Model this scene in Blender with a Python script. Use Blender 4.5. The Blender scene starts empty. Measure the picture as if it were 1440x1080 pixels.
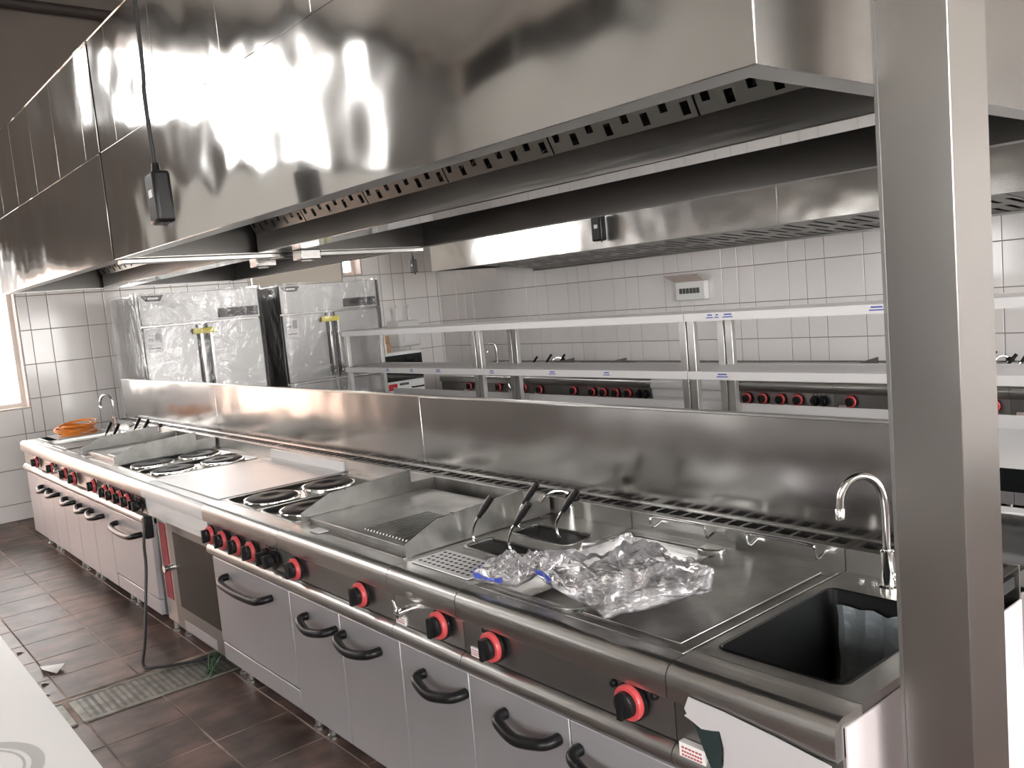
import bpy, bmesh, math, random
from mathutils import Vector, Matrix, noise
random.seed(7)
S = bpy.context.scene
C = S.collection
PI = math.pi

# ------------------------------------------------------------------ camera
YAW, PITCH, ROLL, FPX = -0.880781, -0.100719, -0.088736, 1222.5
fw = Vector((math.sin(YAW)*math.cos(PITCH), math.cos(YAW)*math.cos(PITCH), math.sin(PITCH)))
rt0 = Vector((math.cos(YAW), -math.sin(YAW), 0)); up0 = rt0.cross(fw)
rt = math.cos(ROLL)*rt0 + math.sin(ROLL)*up0
up = -math.sin(ROLL)*rt0 + math.cos(ROLL)*up0
cam = bpy.data.objects.new('camera', bpy.data.cameras.new('camera')); C.objects.link(cam)
M4 = Matrix((rt, up, -fw)).transposed().to_4x4(); M4.translation = Vector((0.826, -1.37, 1.705))
cam.matrix_world = M4
cam.data.sensor_width = 36; cam.data.lens = 36*FPX/1440; cam.data.clip_start = 0.02
S.camera = cam

# ------------------------------------------------------------------ world, exposure
W = bpy.data.worlds.new('overcast_sky'); S.world = W; W.use_nodes = True
bg = W.node_tree.nodes['Background']; bg.inputs[0].default_value = (1.0, 0.98, 0.962, 1); bg.inputs[1].default_value = 11.0
S.view_settings.view_transform = 'Standard'; S.view_settings.look = 'None'
S.view_settings.exposure = 0.62; S.view_settings.gamma = 1; S.view_settings.use_curve_mapping = False

# room extents and openings
XL, XR, YF, YB, ZC = -8.5, 4.6, -5.6, 5.25, 5.0
TH = 0.26
LEFT_OPEN = [(-0.42, 0.36, 1.05, 2.6), (-1.85, -0.6, 0.0, 2.35), (-2.6, -1.65, 3.75, 4.6), (-4.3, -2.95, 3.3, 4.75), (1.15, 2.45, 2.15, 3.6), (3.86, 4.12, 2.12, 3.6)]      # y0,y1,z0,z1
RIGHT_OPEN = [(1.1, 5.1, 0.4, 4.4), (-2.6, 0.4, 0.9, 3.6), (-5.0, -3.2, 0.9, 3.6)]
FRONT_OPEN = [(-7.9, -5.6, 1.0, 2.9), (-0.9, 1.0, 1.0, 2.9), (1.5, 3.4, 1.0, 2.9), (-8.2, -5.0, 4.0, 4.85)]        # x0,x1,z0,z1
def portal(loc, rot, sx, sy):
    l = bpy.data.lights.new('window_daylight', 'AREA'); l.shape = 'RECTANGLE'; l.size = sx; l.size_y = sy
    l.energy = 1; l.cycles.is_portal = True
    o = bpy.data.objects.new('window_daylight', l); C.objects.link(o); o.location = loc; o.rotation_euler = rot
for a, b, c, d in LEFT_OPEN: portal((XL-0.02, (a+b)/2, (c+d)/2), (0, -PI/2, 0), d-c, b-a)
for a, b, c, d in RIGHT_OPEN: portal((XR+0.02, (a+b)/2, (c+d)/2), (0, PI/2, 0), d-c, b-a)
for a, b, c, d in FRONT_OPEN: portal(((a+b)/2, YF-0.02, (c+d)/2), (PI/2, 0, 0), b-a, d-c)

# ------------------------------------------------------------------ materials
MT = {}
def _new(name):
    m = bpy.data.materials.new(name); m.use_nodes = True; MT[name] = m
    return m, m.node_tree, m.node_tree.nodes['Principled BSDF']
def mat(name, col, rough=0.5, metal=0.0, spec=0.5, var=0.0, vscale=6.0, bump=0.0, bscale=20.0, stretch=None, rvar=0.0, col2=None, coat=0.0, contrast=None):
    m, t, b = _new(name)
    b.inputs['Base Color'].default_value = (*col, 1); b.inputs['Roughness'].default_value = rough
    b.inputs['Metallic'].default_value = metal; b.inputs['Specular IOR Level'].default_value = spec
    if coat: b.inputs['Coat Weight'].default_value = coat; b.inputs['Coat Roughness'].default_value = 0.08
    tc = t.nodes.new('ShaderNodeTexCoord')
    def nz(scale, st=None, detail=3):
        n = t.nodes.new('ShaderNodeTexNoise'); n.inputs['Scale'].default_value = scale; n.inputs['Detail'].default_value = detail
        if st:
            mp = t.nodes.new('ShaderNodeMapping'); mp.inputs['Scale'].default_value = st
            t.links.new(tc.outputs['Object'], mp.inputs[0]); t.links.new(mp.outputs[0], n.inputs['Vector'])
        else: t.links.new(tc.outputs['Object'], n.inputs['Vector'])
        return n
    if var or col2:
        n = nz(vscale); r = t.nodes.new('ShaderNodeValToRGB')
        lo, hi = contrast or (0.35, 0.65)
        r.color_ramp.elements[0].position = lo; r.color_ramp.elements[1].position = hi
        c2 = col2 or tuple(c*(1-var) for c in col)
        r.color_ramp.elements[0].color = (*c2, 1); r.color_ramp.elements[1].color = (*col, 1)
        t.links.new(n.outputs['Fac'], r.inputs[0]); t.links.new(r.outputs[0], b.inputs['Base Color'])
    if rvar:
        n = nz(vscale*0.7); mr = t.nodes.new('ShaderNodeMapRange')
        mr.inputs['To Min'].default_value = rough-rvar; mr.inputs['To Max'].default_value = rough+rvar
        t.links.new(n.outputs['Fac'], mr.inputs[0]); t.links.new(mr.outputs[0], b.inputs['Roughness'])
    if bump:
        n = nz(bscale, stretch, 2); bp = t.nodes.new('ShaderNodeBump'); bp.inputs['Strength'].default_value = 1.0; bp.inputs['Distance'].default_value = bump
        t.links.new(n.outputs['Fac'], bp.inputs['Height']); t.links.new(bp.outputs[0], b.inputs['Normal'])
    return m
def film(name, tint, gloss, white, bump, bscale, rough=0.06):
    m = bpy.data.materials.new(name); m.use_nodes = True; MT[name] = m; t = m.node_tree
    for n in list(t.nodes): t.nodes.remove(n)
    out = t.nodes.new('ShaderNodeOutputMaterial'); tr = t.nodes.new('ShaderNodeBsdfTransparent'); tr.inputs[0].default_value = (*tint, 1)
    gl = t.nodes.new('ShaderNodeBsdfGlossy'); gl.inputs['Roughness'].default_value = rough; gl.inputs[0].default_value = (1, 1, 1, 1)
    df = t.nodes.new('ShaderNodeBsdfDiffuse'); df.inputs[0].default_value = (0.85, 0.84, 0.86, 1)
    fr = t.nodes.new('ShaderNodeFresnel'); fr.inputs[0].default_value = 1.45
    ad = t.nodes.new('ShaderNodeMath'); ad.operation = 'ADD'; ad.inputs[1].default_value = gloss; ad.use_clamp = True
    m1 = t.nodes.new('ShaderNodeMixShader'); m2 = t.nodes.new('ShaderNodeMixShader'); m1.inputs[0].default_value = white
    t.links.new(tr.outputs[0], m1.inputs[1]); t.links.new(df.outputs[0], m1.inputs[2])
    t.links.new(fr.outputs[0], ad.inputs[0]); t.links.new(ad.outputs[0], m2.inputs[0])
    t.links.new(m1.outputs[0], m2.inputs[1]); t.links.new(gl.outputs[0], m2.inputs[2]); t.links.new(m2.outputs[0], out.inputs[0])
    if bump:
        tc = t.nodes.new('ShaderNodeTexCoord'); n = t.nodes.new('ShaderNodeTexNoise'); n.inputs['Scale'].default_value = bscale; n.inputs['Detail'].default_value = 4
        n.inputs['Distortion'].default_value = 1.2
        bp = t.nodes.new('ShaderNodeBump'); bp.inputs['Distance'].default_value = bump
        t.links.new(tc.outputs['Object'], n.inputs['Vector']); t.links.new(n.outputs['Fac'], bp.inputs['Height'])
        t.links.new(bp.outputs[0], gl.inputs['Normal']); t.links.new(bp.outputs[0], fr.inputs['Normal'])
    return m
STEEL = (0.55, 0.545, 0.53)
mat('steel', STEEL, 0.30, 1, bump=0.0006, bscale=3, stretch=(1, 30, 30), rvar=0.06, vscale=5)
mat('steel_top', (0.36, 0.353, 0.34), 0.34, 1, rvar=0.1, vscale=7, var=0.28, contrast=(0.3, 0.75))
mat('steel_dark', (0.31, 0.305, 0.295), 0.38, 1, rvar=0.08, vscale=5)
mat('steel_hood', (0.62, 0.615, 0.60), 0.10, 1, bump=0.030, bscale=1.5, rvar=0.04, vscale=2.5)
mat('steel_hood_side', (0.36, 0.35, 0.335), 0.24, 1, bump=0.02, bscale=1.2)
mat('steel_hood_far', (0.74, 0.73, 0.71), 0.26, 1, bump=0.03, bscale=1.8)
mat('steel_splash', (0.48, 0.47, 0.455), 0.17, 1, bump=0.014, bscale=1.6)
mat('steel_pillar', (0.43, 0.415, 0.40), 0.27, 1, bump=0.006, bscale=2.0)
mat('hood_shade', (0.16, 0.155, 0.15), 0.35, 1)  # steel darkened to stand for the unlit inside of the hoods
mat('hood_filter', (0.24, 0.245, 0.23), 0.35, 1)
mat('chrome', (0.80, 0.79, 0.77), 0.12, 1)
mat('cast_iron', (0.03, 0.028, 0.027), 0.5, spec=0.2)
mat('griddle_steel', (0.31, 0.303, 0.29), 0.36, 1, var=0.3, vscale=9, rvar=0.1)
mat('film_door', (0.46, 0.45, 0.47), 0.36, 0.55, var=0.05, vscale=3)
mat('film_white', (0.60, 0.597, 0.60), 0.28, spec=0.5, var=0.04, vscale=4)
mat('film_sheet', (0.72, 0.71, 0.71), 0.4)
mat('steel_mirror', (0.62, 0.61, 0.59), 0.07, 1)
mat('steel_black', (0.10, 0.095, 0.09), 0.4, 1)
mat('oven_glass', (0.03, 0.025, 0.02), 0.4, spec=0.12)
mat('film_front', (0.47, 0.455, 0.46), 0.4)
mat('film_end', (0.60, 0.545, 0.55), 0.4)
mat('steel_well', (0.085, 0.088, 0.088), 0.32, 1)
mat('film_blue', (0.05, 0.08, 0.42), 0.4)
mat('film_grey_blue', (0.17, 0.19, 0.205), 0.35, bump=0.01, bscale=25)
mat('tear_dark', (0.02, 0.035, 0.035), 0.4)
mat('black_plastic', (0.009, 0.0085, 0.009), 0.33, spec=0.3)
mat('black_matt', (0.012, 0.012, 0.012), 0.6)
mat('red_ring', (0.52, 0.065, 0.07), 0.35)
mat('red_paint', (0.28, 0.02, 0.03), 0.45)
mat('oil_black', (0.006, 0.005, 0.005), 0.45, spec=0.08)
mat('glass_black', (0.01, 0.012, 0.012), 0.05)
mat('sticker', (0.78, 0.76, 0.76), 0.5)
mat('sticker_red', (0.42, 0.10, 0.10), 0.5)
mat('print_dark', (0.06, 0.06, 0.06), 0.5)
mat('print_grey', (0.42, 0.42, 0.41), 0.45)
mat('yellow_tape', (0.70, 0.60, 0.03), 0.5)
mat('cardboard', (0.42, 0.24, 0.12), 0.8)
mat('white_enamel', (0.72, 0.72, 0.71), 0.3)
mat('orange_wire', (0.72, 0.24, 0.03), 0.45)
mat('cable_black', (0.02, 0.02, 0.02), 0.5)
mat('cable_green', (0.03, 0.075, 0.035), 0.5)
mat('wall_tile_glaze', (0.80, 0.77, 0.755), 0.12, var=0.05, vscale=2)
mat('wall_grout', (0.24, 0.215, 0.20), 0.9)
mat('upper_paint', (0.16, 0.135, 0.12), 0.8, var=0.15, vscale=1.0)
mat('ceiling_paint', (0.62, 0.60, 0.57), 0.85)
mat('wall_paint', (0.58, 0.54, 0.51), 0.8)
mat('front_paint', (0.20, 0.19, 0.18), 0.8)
mat('bounce_white', (0.78, 0.77, 0.74), 0.8)  # white of the added reflecting bands
mat('reveal_paint', (0.62, 0.52, 0.47), 0.6)
mat('floor_tile_clay', (0.17, 0.115, 0.10), 0.45, rvar=0.12, vscale=4)
def dirty_floor():
    t = MT['floor_tile_clay'].node_tree; b = t.nodes['Principled BSDF']; g = t.nodes.new('ShaderNodeNewGeometry')
    def nz(sc, st, dt):
        mp = t.nodes.new('ShaderNodeMapping'); mp.inputs['Scale'].default_value = st; n = t.nodes.new('ShaderNodeTexNoise'); n.inputs['Scale'].default_value = sc; n.inputs['Detail'].default_value = dt
        t.links.new(g.outputs['Position'], mp.inputs[0]); t.links.new(mp.outputs[0], n.inputs['Vector']); return n
    r1 = t.nodes.new('ShaderNodeValToRGB'); r2 = t.nodes.new('ShaderNodeValToRGB'); mx = t.nodes.new('ShaderNodeMix'); mx.data_type = 'RGBA'; mx.blend_type = 'MULTIPLY'; mx.inputs[0].default_value = 1.0
    for r, p0, c0, p1, c1 in ((r1, .36, (.075, .056, .048), .66, (.205, .135, .115)), (r2, .38, (.50, .52, .52), .60, (1.08, 1.02, 1.0))):
        r.color_ramp.elements[0].position = p0; r.color_ramp.elements[0].color = (*c0, 1); r.color_ramp.elements[1].position = p1; r.color_ramp.elements[1].color = (*c1, 1)
    t.links.new(nz(2.2, (1, 1.6, 1), 4).outputs['Fac'], r1.inputs[0]); t.links.new(nz(9, (1, .5, 1), 5).outputs['Fac'], r2.inputs[0])
    t.links.new(r1.outputs[0], mx.inputs[6]); t.links.new(r2.outputs[0], mx.inputs[7]); t.links.new(mx.outputs[2], b.inputs['Base Color'])
dirty_floor()
mat('floor_grout', (0.40, 0.31, 0.27), 0.85, col2=(0.12, 0.09, 0.08), vscale=2.6, contrast=(.42, .58))
mat('drain_metal', (0.30, 0.30, 0.265), 0.5, 0.6, var=0.4, vscale=14)
mat('concrete', (0.45, 0.43, 0.40), 0.9)
mat('pvc_frame', (0.75, 0.68, 0.62), 0.4)
mat('pipe_dark', (0.03, 0.022, 0.02), 0.6)
mat('beige_panel', (0.62, 0.56, 0.48), 0.5)
mat('red_led', (0.5, 0.02, 0.02), 0.3)
film('bag_film', (0.95, 0.94, 0.955), 0.02, 0.13, 0.004, 14, 0.12)
film('wrap_film', (0.93, 0.93, 0.93), 0.02, 0.05, 0.03, 5, 0.12)
film('dim_glass', (0.26, 0.26, 0.25), 0.0, 0.02, 0, 1, 0.02)  # panes of an unseen strip window added to lighten the hood reflection
film('door_glass', (0.85, 0.74, 0.69), 0.0, 0.05, 0, 1, 0.02)  # pink tint added to dim the daylight coming through the door
film('window_glass', (0.97, 0.97, 0.97), 0.0, 0.0, 0, 1, 0.02)

# ------------------------------------------------------------------ mesh helpers
class MB:
    def __init__(s): s.v = []; s.f = []
    def _add(s, vs, fs):
        o = len(s.v); s.v += [tuple(p) for p in vs]; s.f += [tuple(i+o for i in f) for f in fs]; return s
    def box(s, x0, x1, y0, y1, z0, z1):
        return s._add([(x0,y0,z0),(x1,y0,z0),(x1,y1,z0),(x0,y1,z0),(x0,y0,z1),(x1,y0,z1),(x1,y1,z1),(x0,y1,z1)],
                      [(0,3,2,1),(4,5,6,7),(0,1,5,4),(1,2,6,5),(2,3,7,6),(3,0,4,7)])
    def prism(s, prof, axis, a0, a1):
        n = len(prof); P = []
        for a in (a0, a1):
            for u, v in prof:
                P.append({'x': (a,u,v), 'y': (u,a,v), 'z': (u,v,a)}[axis])
        F = [tuple(range(n))[::-1], tuple(range(n, 2*n))]
        for i in range(n): j = (i+1) % n; F.append((i, j, j+n, i+n))
        return s._add(P, F)
    def loft(s, loops, cap0=False, cap1=False, closed=True):
        n = len(loops[0]); P = [p for l in loops for p in l]; F = []
        for k in range(len(loops)-1):
            for i in range(n if closed else n-1):
                j = (i+1) % n; F.append((k*n+i, k*n+j, (k+1)*n+j, (k+1)*n+i))
        if cap0: F.append(tuple(range(n))[::-1])
        if cap1: F.append(tuple(range((len(loops)-1)*n, len(loops)*n)))
        return s._add(P, F)
    def tube(s, pts, r, n=8, smooth=0, cap=True):
        pts = [Vector(p) for p in pts]
        if smooth: pts = catmull(pts, smooth)
        rs = r if isinstance(r, (list, tuple)) else [r]*len(pts)
        loops = []; d0 = (pts[1]-pts[0]).normalized()
        a = d0.orthogonal().normalized()
        for i, p in enumerate(pts):
            d = ((pts[min(i+1, len(pts)-1)]-pts[max(i-1, 0)])).normalized()
            a = (a - d*a.dot(d)).normalized(); b = d.cross(a)
            loops.append([tuple(p + rs[i]*(math.cos(2*PI*k/n)*a + math.sin(2*PI*k/n)*b)) for k in range(n)])
        return s.loft(loops, cap, cap)
    def lathe(s, c, axis, prof, n=20, cap=True):
        c = Vector(c); ax = Vector({'x': (1,0,0), 'y': (0,1,0), 'z': (0,0,1)}[axis]); a = ax.orthogonal().normalized(); b = ax.cross(a)
        return s.loft([[tuple(c + ax*h + r*(math.cos(2*PI*k/n)*a + math.sin(2*PI*k/n)*b)) for k in range(n)] for r, h in prof], cap, cap)
    def plate(s, x0, x1, y0, y1, z0, z1, holes):
        xs = sorted({x0, x1, *[v for h in holes for v in h[:2]]}); ys = sorted({y0, y1, *[v for h in holes for v in h[2:4]]})
        for i in range(len(xs)-1):
            for j in range(len(ys)-1):
                cx, cy = (xs[i]+xs[i+1])/2, (ys[j]+ys[j+1])/2
                if cx < x0 or cx > x1 or cy < y0 or cy > y1: continue
                if any(h[0] < cx < h[1] and h[2] < cy < h[3] for h in holes): continue
                s.box(xs[i], xs[i+1], ys[j], ys[j+1], z0, z1)
        return s
    def mesh(s, name, weld=False):
        me = bpy.data.meshes.new(name); bm = bmesh.new()
        vs = [bm.verts.new(p) for p in s.v]
        for f in s.f:
            try: bm.faces.new([vs[i] for i in f])
            except ValueError: pass
        if weld: bmesh.ops.remove_doubles(bm, verts=bm.verts, dist=1e-5)
        bmesh.ops.recalc_face_normals(bm, faces=bm.faces)
        bm.to_mesh(me); bm.free()
        me.polygons.foreach_set('use_smooth', [True]*len(me.polygons)); me.set_sharp_from_angle(angle=math.radians(38))
        return me
    def build(s, name, m, parent=None, bevel=0.0, loc=None, kind=None, seg=2):
        return place(name, s.mesh(name), m, parent, loc, bevel, kind, seg)
def place(name, me, m, parent=None, loc=None, bevel=0.0, kind=None, seg=2):
    if m and not me.materials: me.materials.append(MT[m])
    o = bpy.data.objects.new(name, me); C.objects.link(o)
    if parent: o.parent = parent
    if loc: o.location = loc
    if bevel:
        b = o.modifiers.new('edge', 'BEVEL'); b.width = bevel; b.segments = seg; b.limit_method = 'ANGLE'; b.angle_limit = math.radians(50)
    if kind: o['kind'] = kind
    return o
def catmull(p, k):
    out = []
    q = [p[0]*2-p[1]] + list(p) + [p[-1]*2-p[-2]]
    for i in range(1, len(q)-2):
        for j in range(k):
            t = j/k; a, b, c, d = q[i-1], q[i], q[i+1], q[i+2]
            out.append(0.5*((2*b)+(c-a)*t+(2*a-5*b+4*c-d)*t*t+(3*b-a-3*c+d)*t*t*t))
    out.append(p[-1]); return out
def rr(x0, x1, y0, y1, r, z, n=5):
    P = []
    for cx, cy, a0 in ((x1-r, y1-r, 0), (x0+r, y1-r, PI/2), (x0+r, y0+r, PI), (x1-r, y0+r, 1.5*PI)):
        for k in range(n+1): a = a0+PI/2*k/n; P.append((cx+r*math.cos(a), cy+r*math.sin(a), z))
    return P
def basin(x0, x1, y0, y1, r, ztop, depth, lip, wall=0.0, t=0.0):
    """flanged pressed well: flange ring outside, then walls, then bottom"""
    m = MB(); zb = ztop-depth
    m.loft([rr(x0-lip, x1+lip, y0-lip, y1+lip, r+lip, ztop-0.004), rr(x0-lip, x1+lip, y0-lip, y1+lip, r+lip, ztop+0.001),
            rr(x0-lip*.4, x1+lip*.4, y0-lip*.4, y1+lip*.4, r+lip*.4, ztop+0.003), rr(x0, x1, y0, y1, r, ztop),
            rr(x0+.004, x1-.004, y0+.004, y1-.004, r, zb+min(.02, depth*.5)), rr(x0+.02, x1-.02, y0+.02, y1-.02, r, zb)], False, True)
    return m
def thing(name, label, cat, loc=(0, 0, 0), group=None, rotz=0):
    o = bpy.data.objects.new(name, None); C.objects.link(o); o.location = loc; o.rotation_euler = (0, 0, rotz); o.empty_display_size = 0.1
    o['label'] = label; o['category'] = cat
    if group: o['group'] = group
    return o
def tag(o, label, cat, group=None):
    o['label'] = label; o['category'] = cat
    if group: o['group'] = group
    return o
def struct(o): o['kind'] = 'structure'; return o

# ------------------------------------------------------------------ room shell
def wall_with(name, axis, pos, th, a0, a1, z0, z1, holes, m):
    mb = MB(); t = MB().plate(a0, a1, z0, z1, 0, 1, [(h[0], h[1], h[2], h[3]) for h in holes])
    for (u, v, w) in t.v:
        d = pos if w == 0 else pos+th
        mb.v.append((d, u, v) if axis == 'x' else (u, d, v))
    mb.f = t.f
    return struct(mb.build(name, m))
ground = struct(MB().box(-40, 40, -40, 40, -0.12, -0.06).build('trim_1', 'concrete'))
floor = struct(MB().box(XL-TH, XR+TH, YF-TH, YB+TH, -0.06, -0.0012).build('floor', 'floor_grout'))
ceiling = struct(MB().box(XL-TH, XR+TH, YF-TH, YB+TH, ZC, ZC+.1).build('ceiling', 'ceiling_paint'))
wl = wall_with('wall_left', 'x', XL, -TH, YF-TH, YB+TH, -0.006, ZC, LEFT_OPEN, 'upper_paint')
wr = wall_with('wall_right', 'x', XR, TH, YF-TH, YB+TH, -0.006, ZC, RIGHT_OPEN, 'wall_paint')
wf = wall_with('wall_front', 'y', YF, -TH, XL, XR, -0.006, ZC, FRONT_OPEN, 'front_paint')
wb = wall_with('wall_back', 'y', YB, TH, XL, XR, -0.006, ZC, [], 'wall_paint')
MB().box(XL, XR, YF, YF+.006, 4.85, ZC).box(XL, XR, YF, YF+.006, 2.9, 4.0).box(-5.0, XR, YF, YF+.006, 4.0, 4.85).build('bounce_band', 'bounce_white', wf)  # unseen white band added to brighten what the hood and pillar reflect
MB().box(XL, XL+.006, YF+.006, -1.9, 2.42, 3.2).build('bounce_band', 'bounce_white', wl)  # unseen white band added on the left wall for the hood reflections
# glazed wall tiles, in a rhythm of one square tile and two half tiles
TR, TW = 0.325, 0.34
zrows = [(max(0, 1.135+TR*k), 1.135+TR*(k+1)) for k in range(-4, 4)]
tile_me = {}
def tile_mesh(w, h, ax):
    k = (round(w, 3), round(h, 3), ax)
    if k not in tile_me:
        g = 0.0032; t = 0.008; b = 0.002
        def ring(i, d): return [(-w/2+g+i, -h/2+g+i, d), (w/2-g-i, -h/2+g+i, d), (w/2-g-i, h/2-g-i, d), (-w/2+g+i, h/2-g-i, d)]
        m = MB().loft([ring(0, 0), ring(0, t-b), ring(b, t)], False, True)
        m.v = [(d, u, v) if ax == 'x' else (u, -d, v) for u, v, d in m.v]
        me = m.mesh('wall_tile'); me.materials.append(MT['wall_tile_glaze']); tile_me[k] = me
    return tile_me[k]
def tile_wall(parent, ax, a0, a1, phase, pos, holes, zmin=0):
    edges = []; u = phase - 0.68*40
    while u < a1:
        for w in (TW, TW/2, TW/2):
            if u+w > a0+.02 and u < a1-.02: edges.append((max(u, a0), min(u+w, a1)))
            u += w
    for z0, z1 in zrows:
        if z1 < zmin: continue
        for e0, e1 in edges:
            segs = [(e0, e1, z0, z1)]
            for h in holes:
                ns = []
                for (p, q, r, s_) in segs:
                    if q <= h[0] or p >= h[1] or s_ <= h[2] or r >= h[3]: ns.append((p, q, r, s_)); continue
                    u0, u1 = max(p, h[0]), min(q, h[1])
                    if p < h[0]: ns.append((p, h[0], r, s_))
                    if q > h[1]: ns.append((h[1], q, r, s_))
                    if r < h[2]: ns.append((u0, u1, r, h[2]))
                    if s_ > h[3]: ns.append((u0, u1, h[3], s_))
                segs = ns
            for (p, q, r, s_) in segs:
                if q-p < .008 or s_-r < .008: continue
                me = tile_mesh(q-p, s_-r, ax)
                c = ((p+q)/2, (r+s_)/2)
                place('wall_tile', me, None, parent, (pos, c[0], c[1]) if ax == 'x' else (c[0], pos, c[1]))
grb = MB().box(XL, XR, YB-.003, YB, 0, 2.41).build('grout_bed', 'wall_grout', wb)
grl = MB()
for a, b, c, d in ((YF, -1.85, 0, 2.41), (-1.85, -.6, 2.35, 2.41), (-.6, -.42, 0, 2.41), (-.42, .36, 0, 1.05), (.36, 1.15, 0, 2.41), (1.15, 2.45, 0, 2.15), (2.45, 3.86, 0, 2.41), (3.86, 4.12, 0, 2.12), (4.12, YB, 0, 2.41)): grl.box(XL, XL+.003, a, b, c, d)
grl.build('grout_bed', 'wall_grout', wl)
tile_wall(wb, 'y', XL+.004, 0.62, -3.711, YB-.002, [], .85)
tile_wall(wl, 'x', -0.6, YB-.004, -0.057, XL+.002, [LEFT_OPEN[0], LEFT_OPEN[4], LEFT_OPEN[5]])
# left-over tiled stretches out of sight of the camera stay plain glazed bands
MB().box(.62, XR, YB-.011, YB-.003, .16, 2.41).build('glazed_band', 'wall_tile_glaze', wb)
MB().box(XL, .62, YB-.011, YB-.003, 0, .81).build('glazed_band', 'wall_tile_glaze', wb)
# floor tiles
ftm = {}
def floor_tile_mesh(k):
    g = .0035; w = .33
    m = MB().loft([[(-w/2+g+i, -w/2+g+i, z), (w/2-g-i, -w/2+g+i, z), (w/2-g-i, w/2-g-i, z), (-w/2+g+i, w/2-g-i, z)] for i, z in ((0, -.006), (0, -.0015), (.0015, 0))], False, True)
    me = m.mesh('floor_tile'); me.materials.append(MT['floor_tile_clay']); return me
ftme = floor_tile_mesh(0)
rest = MB()
DR = (-3.62, -3.29, -1.25, 0.42)
for i in range(-18, 24):
    for j in range(-16, 3):
        cx = -2.665-.33*i+.165; cy = -.235+.33*j+.165
        if not (XL < cx < XR and YF < cy < YB): continue
        if DR[0]-.0 < cx < DR[1] and DR[2]-.1 < cy < DR[3]: continue
        if -8.5 < cx < -1.9 and -1.3 < cy < .8:
            place('floor_tile', ftme, None, floor, (cx, cy, 0))
        else:
            w = .1615; rest.box(cx-w, cx+w, cy-w, cy+w, -.006, 0)
rest.build('floor_tile', 'floor_tile_clay', floor, kind='stuff')
MB().box(XL, XR, .75, YB, -.006, -.001).build('aisle_paving', 'floor_tile_clay', floor)
# windows and the doorway
def window(n, ax, pos, th, h, cols, glass='window_glass'):
    a0, a1, z0, z1 = h
    def P(u0, u1, d0, d1, w0, w1): return (d0, d1, u0, u1, w0, w1) if ax == 'x' else (u0, u1, d0, d1, w0, w1)
    sg = 1 if th > 0 else -1; d0, d1 = sorted((pos+th*.62, pos+th*.86))
    root = struct(bpy.data.objects.new('window_%d' % n, None)); C.objects.link(root)
    fr = MB(); f = .05
    fr.box(*P(a0, a0+f, d0, d1, z0, z1)); fr.box(*P(a1-f, a1, d0, d1, z0, z1)); fr.box(*P(a0+f, a1-f, d0, d1, z0, z0+f)); fr.box(*P(a0+f, a1-f, d0, d1, z1-f, z1))
    fr.build('window_frame', 'pvc_frame', root)
    cw = (a1-a0-2*f)/cols
    for i in range(1, cols):
        MB().box(*P(a0+f+cw*i-.025, a0+f+cw*i+.025, d0, d1, z0+f, z1-f)).build('mullion', 'pvc_frame', root)
    for i in range(cols):
        c = (d0+d1)/2; e = .025 if i else 0; e2 = .025 if i < cols-1 else 0
        MB().box(*P(a0+f+cw*i+e, a0+f+cw*(i+1)-e2, c-.003, c+.003, z0+f, z1-f)).build('pane', glass, root)
    # plastered reveal
    b0, b1 = sorted((pos+sg*.002, pos+th*.62)); t = .012
    rv = MB(); rv.box(*P(a0, a0+t, b0, b1, z0, z1)); rv.box(*P(a1-t, a1, b0, b1, z0, z1)); rv.box(*P(a0+t, a1-t, b0, b1, z1-t, z1)); rv.box(*P(a0+t, a1-t, b0, b1, z0, z0+t))
    rv.build('reveal', 'reveal_paint', root)
    return root
window(1, 'x', XL, -TH, LEFT_OPEN[0], 3)
window(2, 'x', XL, -TH, LEFT_OPEN[2], 2); window(3, 'x', XL, -TH, LEFT_OPEN[3], 2)
window(14, 'x', XL, -TH, LEFT_OPEN[4], 2); window(15, 'x', XL, -TH, LEFT_OPEN[5], 1)
for k, h in enumerate(RIGHT_OPEN): window(4+k, 'x', XR, TH, h, 3)
for k, h in enumerate(FRONT_OPEN): window(7+k, 'y', YF, -TH, h, 2, 'dim_glass' if h[2] > 3.5 else 'window_glass')  # unseen windows added to light the room and the back wall
d1 = struct(bpy.data.objects.new('door_1', None)); C.objects.link(d1)
a, b, c, d = LEFT_OPEN[1]
MB().box(XL-TH, XL+.01, a, a+.06, 0, d).box(XL-TH, XL+.01, b-.06, b, 0, d).box(XL-TH, XL+.01, a+.06, b-.06, d-.06, d).build('door_frame', 'pvc_frame', d1)
for y0_, y1_ in ((a+.06, (a+b)/2-.02), ((a+b)/2+.02, b-.06)): MB().box(XL-.16, XL-.154, y0_, y1_, .06, d-.06).build('pane', 'door_glass', d1)
MB().box(XL-.18, XL-.13, (a+b)/2-.02, (a+b)/2+.02, .0, d-.06).box(XL-.18, XL-.13, a+.06, b-.06, 0, .06).build('door_stile', 'pvc_frame', d1)
# beige board and pale pipe on the left wall above the fridges, dark pipe under the ceiling
bp_ = thing('wall_panel', 'flat beige board on the left wall above the wrapped fridges', 'panel', (XL+.013, 3.2, 2.05))
MB().box(0, .02, -.5, .62, 0, .5).build('board', 'beige_panel', bp_, .003)
MB().box(.0, .028, -.52, -.5, 0, .5).box(.0, .028, .62, .64, 0, .5).build('edge_trim', 'steel', bp_)
cp = thing('ceiling_pipe', 'dark pipe running below the ceiling along the left wall', 'pipe', (XL+.1, 0, 4.8))
MB().tube([(0, -5.4, 0), (0, 5.1, 0)], .05, 12).build('pipe_run', 'pipe_dark', cp)
for y in (-4, -2, 0, 2, 4): MB().tube([(0, y, 0.05), (0, y, .2)], .01, 6).build('hanger', 'pipe_dark', cp)

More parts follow.
